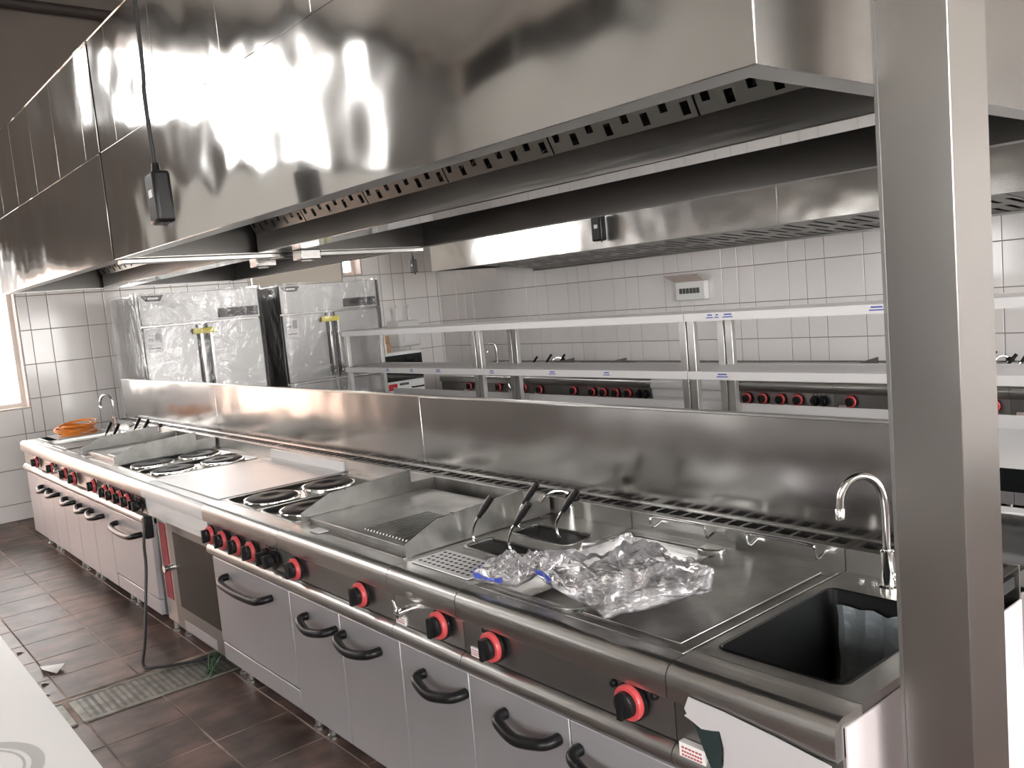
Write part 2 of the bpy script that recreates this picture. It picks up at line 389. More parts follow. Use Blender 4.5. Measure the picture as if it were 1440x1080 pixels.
# ------------------------------------------------------------------ cooking line parts
SH = {}
def shared(key, fn):
    if key not in SH: SH[key] = fn()
    return SH[key]
def knob(parent, x, z, y=.012, r=.042, ring=True, small=False):
    s = .5 if small else 1
    def body(): 
        m = MB().lathe((0, 0, 0), 'y', [(r*1.08*s, 0), (r*1.08*s, -.008*s)], 20)
        m.lathe((0, 0, 0), 'y', [(r*.74*s, -.016*s), (r*.72*s, -.034*s), (r*.62*s, -.037*s)], 16)
        m.box(-.007*s, .007*s, -.050*s, -.030*s, -r*.70*s, r*.70*s)
        me = m.mesh('knob'); me.materials.append(MT['black_plastic']); return me
    k = place('knob', shared(('knob', small, r), body), None, parent, (x, y, z))
    if ring:
        def rg():
            m = MB().lathe((0, 0, 0), 'y', [(r, -.008), (r, -.018), (r*.93, -.022), (r*.72, -.022)], 22)
            me = m.mesh('knob_ring'); me.materials.append(MT['red_ring']); return me
        place('knob_ring', shared(('ring', r), rg), None, k)
    return k
def handle(parent, x0, x1, z, y=.022):
    L = x1-x0
    def hm():
        e = .035
        m = MB().tube([(-L/2, 0, .006), (-L/2, -.022, .006), (-L/2+.016, -.042, .002), (-L/2+e+.03, -.055, -.006), (0, -.060, -.010), (L/2-e-.03, -.055, -.006), (L/2-.016, -.042, .002), (L/2, -.022, .006), (L/2, 0, .006)], .0165, 10, 4)
        me = m.mesh('handle'); me.materials.append(MT['black_plastic']); return me
    return place('handle', shared(('handle', round(L, 3)), hm), None, parent, ((x0+x1)/2, y, z))
def foot(parent, x, y):
    def fm():
        me = MB().lathe((0, 0, 0), 'z', [(.026, 0), (.026, .012), (.018, .016), (.018, .07), (.023, .072), (.023, .125)], 12).mesh('foot'); me.materials.append(MT['steel']); return me
    place('foot', shared('foot', fm), None, parent, (x, y, 0))
NOSE = [(.10, .858), (.10, .878)] + [(.034-.034*math.sin(a*PI/16), .846+.034*math.cos(a*PI/16)) for a in range(9)] + [(0, .806), (.004, .800), (.03, .800), (.03, .858)]
RAIL = [(.03, .694)] + [(.028-.028*math.sin(a*PI/10), .665+.029*math.cos(a*PI/10)) for a in range(11)] + [(.03, .636), (.05, .636), (.05, .694)]
def unit(name, label, cat, x0, x1, y0, doors, top_holes=(), group=None, rail=True, base=True, panel_m='steel_dark', top_m='steel_top', nose_m='steel', door_m='film_door', doorz=(.13, .628), ytop=.10):
    w = x1-x0; h = w/2; e = .0012
    r = thing(name, label, cat, ((x0+x1)/2, y0, 0), group)
    MB().prism(NOSE, 'x', -h+e, h-e).build('nosing', nose_m, r)
    MB().plate(-h+e, h-e, ytop, .76, .86, .88, top_holes).build('worktop', top_m, r)
    MB().box(-h+e, h-e, .024, .04, .697, .800).build('control_panel', panel_m, r)
    if rail: MB().prism(RAIL, 'x', -h+e, h-e).build('lower_rail', nose_m, r)
    if base:
        MB().box(-h+e, h-e, .05, .86, .126, .64).build('body', 'steel', r)
        for fx in (-h+.06, h-.06):
            for fy in (.12, .76): foot(r, fx, fy)
    n = len(doors)
    for (a, b, hs) in doors:
        dr = MB().box(a+.002-h, b-.002-h, .024, .05, doorz[0], doorz[1]).build('door', door_m, r, .003)
        for (p, q) in hs: handle(dr, p-h, q-h, .555)
    # rear ledge with its row of flue vents
    lg = MB().box(-h+e, h-e, .76, .766, .872, .942); lg.box(-h+e, h-e, .860, .868, .64, .942)
    nv = max(2, round(w/.062)); pw = (w-.03)/nv
    lg.build('flue_ledge', 'steel', r); lg = MB()
    lg.plate(-h+e, h-e, .766, .860, .936, .942, [(-h+.015+pw*i+.006, -h+.015+pw*(i+1)-.006, .795, .848) for i in range(nv)])
    lg.build('vent_grille', 'steel_black', r)
    MB().box(-h+.01, h-.01, .768, .858, .885, .915).build('flue_well', 'black_matt', r)
    return r
def text_rows(o, x, z, w, hgt, y0, y1):
    m = MB()
    for row, n in ((.22, 6), (-.02, 8), (-.24, 7)):
        for k in range(n): a = x-w*.40+w*.80*k/n; m.box(a, a+w*.80/n*.68, y0, y1, z+hgt*(row-.05), z+hgt*(row+.05))
    m.build('plate_print', 'sticker_red', o)
def label_plate(r, x, z, w=.055, hgt=.028):
    o = MB().box(x-w/2, x+w/2, .0195, .024, z-hgt/2, z+hgt/2).build('rating_plate', 'sticker', r)
    text_rows(o, x, z, w, hgt, .0188, .0195)
def indicator(r, x, z): MB().lathe((x, .024, z), 'y', [(.010, 0), (.010, -.010), (.007, -.013)], 10).build('indicator', 'black_plastic', r)

def sink_unit(x0, x1, y0, label, tap_dx=.15, filmfront=False, detail=True):
    w = x1-x0; h = w/2
    r = unit('sink_unit', label, 'sink', x0, x1, y0, [(0, w, [])] if not filmfront else [(0, w, [])], [(-h+.035, h-.065, .145, .62)])
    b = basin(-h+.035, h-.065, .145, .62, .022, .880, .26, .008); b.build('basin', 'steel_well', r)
    MB().lathe((-.02, .38, .6215), 'z', [(.045, 0), (.045, .004), (.03, .005)], 16).build('basin_drain', 'chrome', r)
    bx_, by_ = h-.247 if filmfront else .02, .695
    t = MB().lathe((bx_, by_, .88), 'z', [(.026, 0), (.026, .008), (.018, .012), (.017, .10), (.013, .104)], 14)
    t.tube([(bx_, by_, .975), (bx_, by_, 1.09), (bx_-.006, by_-.006, 1.14), (bx_-.020, by_-.020, 1.168), (bx_-.040, by_-.040, 1.178), (bx_-.060, by_-.060, 1.166), (bx_-.074, by_-.074, 1.135), (bx_-.078, by_-.078, 1.095)], .0105, 10, 5)
    t.lathe((bx_-.078, by_-.078, 1.07), 'z', [(.0125, 0), (.0125, .026), (.011, .028)], 12)
    f = t.build('faucet', 'chrome', r)
    MB().tube([(bx_+.015, by_, .915), (bx_+.055, by_-.01, .925)], .009, 8).build('tap_lever', 'chrome', f)
    for dx in (-.13, -.095): MB().lathe((dx, .715, .8805), 'z', [(.008, 0), (.008, .003)], 10).build('plug_cap', 'chrome', r)
    return r
def bratt_unit(x0, x1, y0, label, detail=True):
    w = x1-x0; h = w/2
    r = unit('braising_pan_unit', label, 'cooker', x0, x1, y0, [(0, .425, [(.165, .38)]), (.425, w, [(.46, .68)])], [(-h+.03, h-.03, .085, .715)])
    # shallow pressed tray, one rounded well on the left and a flat plate on the right
    m = MB().plate(-h+.005, h-.005, .07, .73, .874, .882, [(-h+.035, -h+.40, .10, .69)])
    m.build('tray_rim', 'griddle_steel', r, .002)
    basin(-h+.04, -h+.395, .105, .685, .06, .884, .075, .018).build('pan_well', 'steel', r)
    MB().box(-h+.425, h-.035, .10, .70, .8825, .888).build('cover_plate', 'griddle_steel', r, .003)
    cr = MB().prism([(-h+.365, .645), (-h+.405, .64), (-h+.44, .665), (-h+.44, .69), (-h+.36, .69)], 'z', .882, .905); cr.build('corner_lug', 'steel', r, .006)
    knob(r, -h+.155, .756); knob(r, -h+.665, .758); indicator(r, -h+.11, .788); indicator(r, -h+.725, .785); indicator(r, -h+.60, .778)
    label_plate(r, -h+.06, .705)
    for cx in (-h+.13, -h+.50):
        MB().tube([(cx, .762, .925), (cx, .72, .915), (cx, .71, .94), (cx+.02, .708, .955), (cx+.2, .708, .955), (cx+.22, .71, .94), (cx+.22, .72, .915), (cx+.22, .762, .925)], .0045, 8, 3).build('hanging_rail', 'chrome', r)
    return r
def basket_handle(parent, x, y, lean, grip_m='black_plastic'):
    pass
def noodle_unit(x0, x1, y0, label, where):
    w = x1-x0; h = w/2
    hs = [(-h+.03, h-.05, .295, .41), (-h+.03, h-.05, .495, .618)]
    r = unit('noodle_cooker', label, 'cooker', x0, x1, y0, [(0, w, [(w-.235, w-.02)])], hs, panel_m='steel')
    for a in hs:
        basin(a[0], a[1], a[2], a[3], .02, .881, .16, .009).build('cooking_well', 'steel', r)
        MB().box(a[0]+.006, a[1]-.006, a[2]+.006, a[3]-.006, .862, .8775).build('liquid', 'oil_black', r)
    # perforated drain plate
    px0, px1, py0, py1 = -h+.02, h-.045, .085, .232
    cols, rows = 11, 5; holes = []
    for j in range(rows):
        for i in range(cols):
            cx = px0+.028+(px1-px0-.05)*i/(cols-1)+(.006 if j % 2 else -.006); cy = py0+.024+(py1-py0-.048)*j/(rows-1)
            holes.append((cx-.006, cx+.006, cy-.007, cy+.007))
    m = MB(); m.box(px0, px1, py0, py1, .8805, .884)
    m.build('drain_plate', 'film_sheet', r, .001)
    m = MB()
    for a in holes:
        c0, c1 = (a[0]+a[1])/2, (a[2]+a[3])/2
        m._add([(c0+.0085*math.cos(k*PI/4+.4), c1+.0062*math.sin(k*PI/4+.4), .8846) for k in range(8)], [tuple(range(8))])
    m.build('drain_holes', 'black_matt', r, kind='stuff')
    knob(r, h-.095, .757); label_plate(r, -h+.03, .708)
    v = MB().lathe((-h+.085, .024, .757), 'y', [(.012, 0), (.012, -.035), (.017, -.036), (.017, -.05), (.008, -.055)], 12)
    v.tube([(-h+.085, -.022, .757), (-h+.075, -.03, .80)], .005, 8).build('drain_valve', 'chrome', r)
    t = MB().lathe((-h+.11, .72, .88), 'z', [(.014, 0), (.014, .05)], 10)
    t.tube([(-h+.11, .72, .92), (-h+.11, .72, .975), (-h+.09, .69, .995), (-h+.07, .65, .99), (-h+.055, .625, .965)], .007, 8, 4)
    f = t.build('filler_tap', 'chrome', r)
    MB().box(-h+.10, -h+.15, .71, .735, .955, .985).build('tap_grip', 'black_plastic', f, .006)
    # four lift-out baskets
    k = 0
    for (bx, by, sx) in ((-h+.085, .352, -1), (h-.125, .352, 1), (-h+.085, .556, -1), (h-.115, .556, 1)):
        desc = ('front left', 'front right', 'rear left', 'rear right')[k]; k += 1
        b = thing('noodle_basket', 'black grip noodle basket, %s, %s' % (desc, where), 'basket', (r.location.x+bx, y0+by, .845), 'noodle baskets standing in the cookers')
        wr_ = MB()
        for z in (-.0, .02): wr_.tube([(.05*math.cos(a*PI/8), .042*math.sin(a*PI/8), z) for a in range(17)], .0018, 6)
        for a in range(8): wr_.tube([(.05*math.cos(a*PI/4), .042*math.sin(a*PI/4), 0), (.05*math.cos(a*PI/4), .042*math.sin(a*PI/4), .02)], .0015, 5)
        wr_.build('wire_bowl', 'chrome', b)
        ex = -.062 if sx < 0 else -.03
        MB().tube([(ex*.6, 0, .02), (ex-.01, 0, .04), (ex-.015, 0, .07), (ex, .005, .105), (ex+.014, .012, .125)], .0048, 8, 4).build('handle_rod', 'chrome', b)
        MB().tube([(ex+.012, .011, .122), (ex+.036, .024, .158), (ex+.062, .038, .195)], [.0085, .0125, .0115], 10).build('grip', 'black_plastic', b)
    return r
def griddle_unit(x0, x1, y0, label, detail=True):
    w = x1-x0; h = w/2
    r = unit('griddle_unit', label, 'griddle', x0, x1, y0, [(0, w/2, [(.15, .375)]), (w/2, w, [(.44, .68)])], [(-h+.03, h-.03, .125, .70)])
    MB().box(-h+.035, h-.035, .13, .70, .84, .905).build('griddle_plate', 'griddle_steel', r, .004)
    m = MB()
    for i in range(16): m.prism([(.16, .904), (.166, .911), (.44, .911), (.446, .904)], 'x', h-.40+.021*i, h-.40+.021*i+.011)
    m.build('griddle_ribs', 'griddle_steel', r)
    m = MB().plate(-h+.03, h-.03, .09, .129, .874, .8825, [(-.03, .03, .103, .117)]); m.build('grease_trough', 'griddle_steel', r)
    MB().box(-.032, .032, .10, .12, .85, .862).build('trough_drain', 'black_matt', r)
    MB().box(-h+.14, -h+.22, .07, .115, .8825, .884).build('paper_scrap', 'film_sheet', r)
    for s in (-1, 1):
        x = s*(h-.03); prof = [(.10, .885), (.10, .928), (.23, .982), (.62, 1.0), (.62, .945), (.74, .945), (.74, .885)]
        g = MB().prism(prof, 'x', x-.003, x+.003).build('side_guard', 'griddle_steel', r)
        MB().lathe((x+.006, .30, .985), 'x', [(.005, 0), (.005, -.012)], 8).build('rivet', 'print_dark', g)
    MB().box(-h+.03, h-.03, .742, .748, .885, .945).build('rear_guard', 'griddle_steel', r)
    knob(r, -h+.135, .748); knob(r, -h+.625, .752)
    label_plate(r, -h+.06, .705, .05, .022)
    return r
def hotplate_unit(x0, x1, y0, label, cream=False):
    w = x1-x0; h = w/2
    r = unit('hotplate_range', label, 'range', x0, x1, y0, [(0, w, [(.17, .63)])], [(-h+.045, -.018, .06+.045, .70), (.018, h-.045, .105, .70)], doorz=(.22, .628), panel_m='steel' if cream else 'steel_dark')
    MB().box(-h+.004, h-.004, .026, .05, .13, .212).build('drawer_front', 'film_door', r, .003)
    for (a, b) in ((-h+.05, -.023), (.023, h-.05)):
        basin(a, b, .11, .695, .03, .881, .014, .012).build('plate_recess', 'steel', r)
        cx = (a+b)/2
        for cy in (.255, .545):
            p = MB().lathe((cx, cy, .868), 'z', [(.118, 0), (.118, .018), (.110, .024), (.04, .024), (.035, .021), (0.001, .021)], 28, False).build('hot_plate', 'cast_iron', r)
            MB().lathe((cx, cy, .866), 'z', [(.128, 0), (.130, .012), (.1265, .020), (.1185, .021), (.1185, .004)], 28, False).build('plate_ring', 'chrome', p)
    for i, kx in enumerate((.075, .22, .375, .525)): knob(r, -h+kx, .745)
    for kx in (.665, .735): knob(r, -h+kx, .745, ring=False, r=.036)
    for i in range(4): MB().lathe((-h+.645+.032*i, .024, .787), 'y', [(.005, 0), (.005, -.004)], 8).build('pilot_light', 'black_plastic', r)
    return r
def neutral_unit(x0, x1, y0, label, base=False):
    w = x1-x0; h = w/2
    r = unit('neutral_worktop', label, 'worktop', x0, x1, y0, [], [], rail=False, base=base, nose_m='film_white', panel_m='film_white', top_m='steel')
    MB().box(-h+.02, h-.006, .085, .752, .8805, .8835).build('protective_film', 'film_white', r, .002)
    MB().box(-h+.02, h-.006, .748, .7595, .8835, .93).build('film_upturn', 'film_white', r)
    MB().box(-h+.004, h-.004, .018, .0235, .725, .798).build('front_film', 'film_white', r, .002)
    return r

# island front line -------------------------------------------------
ED = [0, -.40, -1.18, -1.55, -2.36, -3.16, -4.06, -4.86, -5.67, -6.04, -6.82, -7.22]
sk = sink_unit(ED[1], ED[0], 0, 'steel sink cabinet with torn white film, beside the steel pillar', filmfront=True)
bratt_unit(ED[2], ED[1], 0, 'steel braising pan cooker with plastic bags lying on top')
noodle_unit(ED[3], ED[2], 0, 'noodle cooker with white perforated plate, beside the cooker with plastic bags', 'in the noodle cooker beside plastic bags')
griddle_unit(ED[4], ED[3], 0, 'griddle with side guards, between four hot plates and the noodle cooker beside the plastic bags')
hotplate_unit(ED[5], ED[4], 0, 'four plate electric range with oven, joined to the griddle near the plastic bags')
nu = neutral_unit(ED[6], ED[5], 0, 'worktop under white film in the island, above the oven with red strip')
hotplate_unit(ED[7], ED[6], 0, 'four plate electric range on the window side of the white film worktop')
griddle_unit(ED[8], ED[7], 0, 'griddle with tall guards on the window side of the island')
noodle_unit(ED[9], ED[8], 0, 'noodle cooker next to the griddle on the window side of the island', 'in the island cooker near the orange coil')
bratt_unit(ED[10], ED[9], 0, 'braising pan cooker beside the orange coil on the island')
sink_unit(ED[11], ED[10], 0, 'sink cabinet at the window end of the island, orange coil on it')
# torn film over the front of the near sink cabinet
h = .2
fo = MB().prism([(-.135, .829), (-.148, .800), (-.142, .79), (-.150, .783), (-.130, .778), (-.105, .768), (-.075, .774), (-.058, .779), (-.05, .745), (-.053, .71), (-.068, .665), (-.055, .60), (-.05, .45), (-.05, .13), (.192, .13), (.192, .797), (.08, .812), (-.05, .825)], 'y', -.006, -.004)
fo.build('torn_film', 'film_front', sk)
MB()._add([(-.128, -.0045, .778), (-.105, -.007, .768), (-.075, -.009, .774), (-.058, -.0085, .779), (-.05, -.012, .745), (-.053, -.012, .71), (-.068, -.008, .655), (-.098, -.007, .715)], [tuple(range(8))]).build('tear_patch', 'tear_dark', sk)  # dark patch over the tear in the film
pl = MB().box(-.178, -.108, .004, .0215, .675, .712).build('rating_plate', 'sticker', sk); text_rows(pl, -.143, .6935, .07, .037, .0025, .004)
MB().box(.1995, .2035, .034, .86, .13, .859).build('end_film', 'film_end', sk)
gb = MB()
N = 14
gb.loft([[(-.135+.27*i/N, .598-.006*math.sin(i*1.9)-.004*math.sin(j*2.3+i), .628+.222*j/6+(.005*math.sin(i*1.7) if j == 6 else 0)) for i in range(N+1)] for j in range(7)], closed=False)
gb.build('basin_film', 'film_grey_blue', sk)

# undercounter machine with red strip below the white worktop
ov = thing('undercounter_oven', 'dark glass door oven with a red strip, under the white film worktop', 'oven', ((ED[5]+ED[6])/2, .06, 0))
MB().box(-.43, .43, .02, .72, .10, .70).build('body', 'steel_dark', ov, .004)
MB().box(-.25, .44, -.012, .02, .11, .70).build('door', 'steel_dark', ov, .004)
dg = MB().box(-.16, .40, -.015, -.012, .24, .64).build('door_glass', 'oven_glass', ov)
MB().box(-.435, -.25, -.004, .02, .11, .70).build('side_panel', 'steel', ov, .003)
MB().box(-.40, -.30, -.007, -.004, .24, .66).build('red_strip', 'red_paint', ov)
MB().lathe((-.235, -.012, .44), 'y', [(.016, 0), (.016, -.03), (.022, -.032), (.022, -.045)], 12).build('latch', 'chrome', ov)
MB().box(-.14, .3, -.0135, -.012, .12, .17).build('vent_panel', 'film_door', ov)
for fx in (-.38, .38):
    for fy in (.08, .66): foot(ov, fx, fy)

# backsplash panels behind the island front line
for k, (a, b) in enumerate(((-7.30, -5.13), (-5.13, -2.58), (-2.58, -.09))):
    lab = ('polished steel splashback panel at the window end of the island', 'polished steel splashback panel behind the white film worktop', 'long polished steel splashback panel behind the bags and sink tap')[k]
    r = thing('splashback_panel', lab, 'splashback', ((a+b)/2, .870, .94)); hw = (b-a)/2
    MB().box(-hw+.001, hw-.001, 0, .012, -.30, .335).build('sheet', 'steel_splash', r, .002)
    MB().box(-hw+.001, hw-.001, .0, .03, .335, .341).build('top_fold', 'steel', r)
    for s in (-1, 1): MB().lathe((s*(hw-.02), -.001, .02), 'y', [(.006, 0), (.006, -.004)], 8).build('screw', 'chrome', r)

# rear counter of the island, back to back
rc = thing('rear_counter', 'dark glossy counter backing onto the island, beyond the steel pillar', 'counter', (-3.41, .905, 0))
MB().box(-3.41, 3.41, 0, .62, .86, .88).build('glossy_top', 'glass_black', rc, .002)
MB().box(-3.41, 3.41, .62, .70, .82, .884).build('front_edge', 'film_white', rc, .01)
MB().box(-3.41, 3.41, .0, .66, .12, .86).build('body', 'steel', rc)
MB().box(3.4, 3.413, -.02, .69, .12, .862).build('end_film', 'film_end', rc)
MB().box(3.365, 3.415, -.02, .70, .880, .8835).build('end_trim', 'steel', rc)
for x in (-3.3, -1.2, 1.2, 3.3):
    for y in (.08, .58): foot(rc, x, y)

# ------------------------------------------------------------------ things lying on the island
def bag(name, label, cx, cy, z, sx, sy, sz, seed, rot=0.0, band=None):
    r = thing(name, label, 'bag', (cx, cy, z), rotz=rot)
    m = MB(); nu_, nv_ = 72, 30; loops = []
    def ridge(q): return 1-abs(noise.noise(q))*2
    def shape(u, v):
        c = math.copysign(abs(math.cos(u))**.55, math.cos(u)); s_ = math.copysign(abs(math.sin(u))**.55, math.sin(u))
        cv = max(0.0, math.cos(v))**.8
        p = Vector((c*cv, s_*cv, math.sin(v))); q = Vector((p.x*1.5+seed, p.y*1.5, p.z*1.1))
        n1 = noise.noise(q*1.2); n2 = ridge(q*2.1); n3 = ridge(q*4.3+Vector((3, 1, 0)))
        k = 1+.20*n1+.07*n2+.03*n3+.22*max(0.0, -math.cos(4*u))**3*(.6+.8*noise.noise(Vector((math.cos(u)*2+seed, math.sin(u)*2, 5)))); zz = p.z*.5+.5
        hgt = zz*(.55+.45*n1+.28*n2+.13*n3)
        return (p.x*sx*k, p.y*sy*k, max(0.0, hgt*sz))
    for j in range(nv_+1):
        v = -PI/2+PI*j/nv_
        loops.append([shape(2*PI*i/nu_, v) for i in range(nu_)])
    m.loft(loops); m.build('crumpled_film', 'bag_film', r)
    if band:
        a0, a1, v0, v1 = band; n = 16
        rows = []
        for v in (v0, (v0+v1)/2, v1):
            rows.append([tuple(Vector(shape(a0+(a1-a0)*i/n, v))*1.012+Vector((0, 0, .002))) for i in range(n+1)])
        MB().loft(rows, closed=False).build('blue_print_band', 'film_blue', r)
    return r
bag('plastic_bag', 'large crumpled clear plastic bag lying on the braising pan cooker', -.765, .265, .888, .205, .165, .11, 3.1, -.3, (3.7, 4.5, -.1, .12))
bag('plastic_bag', 'small crumpled clear bag beside the noodle cooker drain plate', -1.095, .165, .886, .072, .10, .08, 8.4, .3, (3.3, 4.9, -.1, .2))
co = thing('cable_coil', 'orange coil lying on the sink at the window end of the island', 'coil', (-7.06, .40, .884))
m = MB()
for k in range(13):
    rx = .10+.006*k; ph = random.uniform(0, 6); dz = .010+.060*abs(math.sin(k*.9)); tl = random.uniform(-.25, .25)
    m.tube([(rx*math.cos(a*PI/14)*1.05, .95*rx*math.sin(a*PI/14), max(.006, dz+tl*rx*math.cos(a*PI/14+ph))) for a in range(29)], .0055, 6)
m.build('wire_loops', 'orange_wire', co)
MB().box(-.20, .22, -.19, .20, -.003, .002).build('paper_underlay', 'film_white', co)

# power cord from the oven to the floor
cd = thing('power_cord', 'black power cord hanging from the oven down to the floor drain', 'cord', (-3.93, 0, 0))
MB().tube([(0, -.01, .72), (-.005, -.05, .60), (.0, -.06, .45), (.04, -.10, .25), (.13, -.15, .10), (.22, -.195, .016), (.30, -.15, .016), (.36, -.05, .016), (.40, .05, .016), (.42, .20, .016)], .008, 8, 6).build('cable', 'cable_black', cd)
MB().box(-.03, .02, -.045, .0, .60, .72).build('plug_block', 'black_plastic', cd, .008)
gw = thing('loose_wires', 'loose green wires on the drain below the oven', 'wires', (-3.38, .07, .004))
for k in range(5):
    MB().tube([(random.uniform(-.05, .05), .05, .09), (random.uniform(-.08, .08), random.uniform(-.03, .03), .06), (random.uniform(-.1, .1), random.uniform(-.1, -.02), .012), (random.uniform(-.14, .14), random.uniform(-.12, 0), .012)], .004, 6, 5).build('wire', 'cable_green', gw)

# floor drain covers
def drain(y0, y1, label):
    r = thing('drain_cover', label, 'drain', ((DR[0]+DR[1])/2, (y0+y1)/2, 0)); hw = (DR[1]-DR[0])/2-.012; hl = (y1-y0)/2
    MB().plate(-hw, hw, -hl, hl, -.005, .004, []).build('plate', 'drain_metal', r, .002)
    m = MB(); n = int((2*hl-.06)/.03)
    for j in range(n):
        for i in range(17):
            x = -hw+.03+i*(2*hw-.06)/16; y = -hl+.035+j*.03; q = .0045; w = .008 if j % 3 else .004
            m._add([(x-q, y-w, .0046), (x+q, y-w, .0046), (x+q, y+w, .0046), (x-q, y+w, .0046)], [(0, 1, 2, 3)])
    m.build('slots', 'print_dark', r, kind='stuff')
    MB().box(-hw, -hw+.012, -hl, hl, .004, .007).box(hw-.012, hw, -hl, hl, .004, .007).build('rim', 'drain_metal', r)
drain(-.575, .40, 'perforated metal drain cover lying from the oven toward the aisle')
drain(-1.22, -.60, 'second drain cover partly hidden by the film covered table')
sp = thing('paper_scrap', 'torn white scrap of paper on the brown floor', 'litter', (-4.12, -.52, .002))
MB()._add([(-.09, -.05, .002), (.02, -.06, .02), (.10, -.01, .004), (.06, .04, .03), (-.03, .02, .006)], [(0, 1, 4), (1, 2, 3), (1, 3, 4)]).build('sheet', 'film_sheet', sp)
for x, y, lab in ((-3.95, -.60, 'tiny white paper shred between the torn scrap and the drain cover'), (-3.80, -.63, 'tiny white paper shred right beside the drain cover'), (-4.55, -.60, 'tiny white paper shred lying on floor tile away from the drain')):
    s2 = thing('paper_scrap', lab, 'litter', (x, y, .001), 'paper shreds on the floor')
    MB()._add([(-.03, -.012, .001), (.03, -.02, .012), (.02, .02, .002)], [(0, 1, 2)]).build('sheet', 'film_sheet', s2)

# table under white film in the front aisle
tb = thing('film_table', 'worktable under printed white film facing the island across the aisle', 'table', (-2.0, -1.36, 0))
MB().box(-1.75, 1.35, -.36, .36, .80, .848).build('table_top', 'steel', tb, .003)
tf = MB().box(-1.755, 1.355, -.362, .362, .848, .8505).build('protective_film', 'film_sheet', tb)
for (cx, cy, R0) in ((.83, .12, .17), (.02, .16, .15), (-.8, .1, .16), (.45, -.2, .15)):
    m = MB()
    for a0, a1, r0, r1 in ((.3, 2.7, R0, R0*.86), (.6, 2.9, R0*.80, R0*.77), (3.4, 5.2, R0, R0*.9)):
        n = 18; m.loft([[(cx+rad*math.cos(a0+(a1-a0)*k/n), cy+rad*math.sin(a0+(a1-a0)*k/n), .8511) for k in range(n+1)] for rad in (r0, r1)], closed=False)
    m.build('film_ring_print', 'print_grey', tf)
for x in (-1.68, 1.28):
    for y in (-.3, .3): MB().tube([(x, y, 0), (x, y, .80)], .019, 10).build('leg', 'steel', tb)
MB().box(-1.68, 1.28, -.3, .3, .18, .2).build('under_shelf', 'steel', tb)

# ------------------------------------------------------------------ steel pillar
pr = thing('steel_pillar', 'tall square pillar clad in brushed steel at the end of the island', 'pillar', (.121, .215, 0))
MB().box(-.063, .063, -.075, .075, 0, ZC).build('cladding', 'steel_pillar', pr, .0015)
MB().box(-.0645, -.058, -.0765, -.068, 0, ZC).build('corner_fold', 'steel_dark', pr)
MB().lathe((-.045, -.0755, 2.18), 'y', [(.004, 0), (.004, -.003)], 8).build('rivet', 'print_dark', pr)

# ------------------------------------------------------------------ hoods
def filter_bank(parent, x0, x1, p0, p1, flat=False):
    """slotted baffle plates on a plane through p0,p1 (y,z)"""
    n = max(1, round((x1-x0)/.56)); w = (x1-x0)/n
    L = math.hypot(p1[0]-p0[0], p1[1]-p0[1]); uy, uz = (p1[0]-p0[0])/L, (p1[1]-p0[1])/L
    nx = (-uz, uy)
    for i in range(n):
        k = max(1, round(w/(.115 if flat else .07))); hwid = .02 if flat else .014; holes = []
        for q in range(k):
            cx = w*(q+.5)/k
            if q % 2: hs = [(.012, .05), (.085, .15), (.19, .25)]
            else: hs = [(.035, .075), (.10, .165), (.20, .26)]
            if flat: hs = [(.10, .40), (.52, .78)] if q % 2 else [(.22, .50), (.60, .84)]
            for a, b in hs:
                if b < L-.01: holes.append((cx-hwid, cx+hwid, a, b))
        m = MB().plate(.004, w-.004, 0, L, 0, .004, holes)
        m.v = [(x0+i*w+x, p0[0]+uy*y+nx[0]*z, p0[1]+uz*y+nx[1]*z) for x, y, z in m.v]
        m.build('baffle_filter', 'hood_filter', parent)
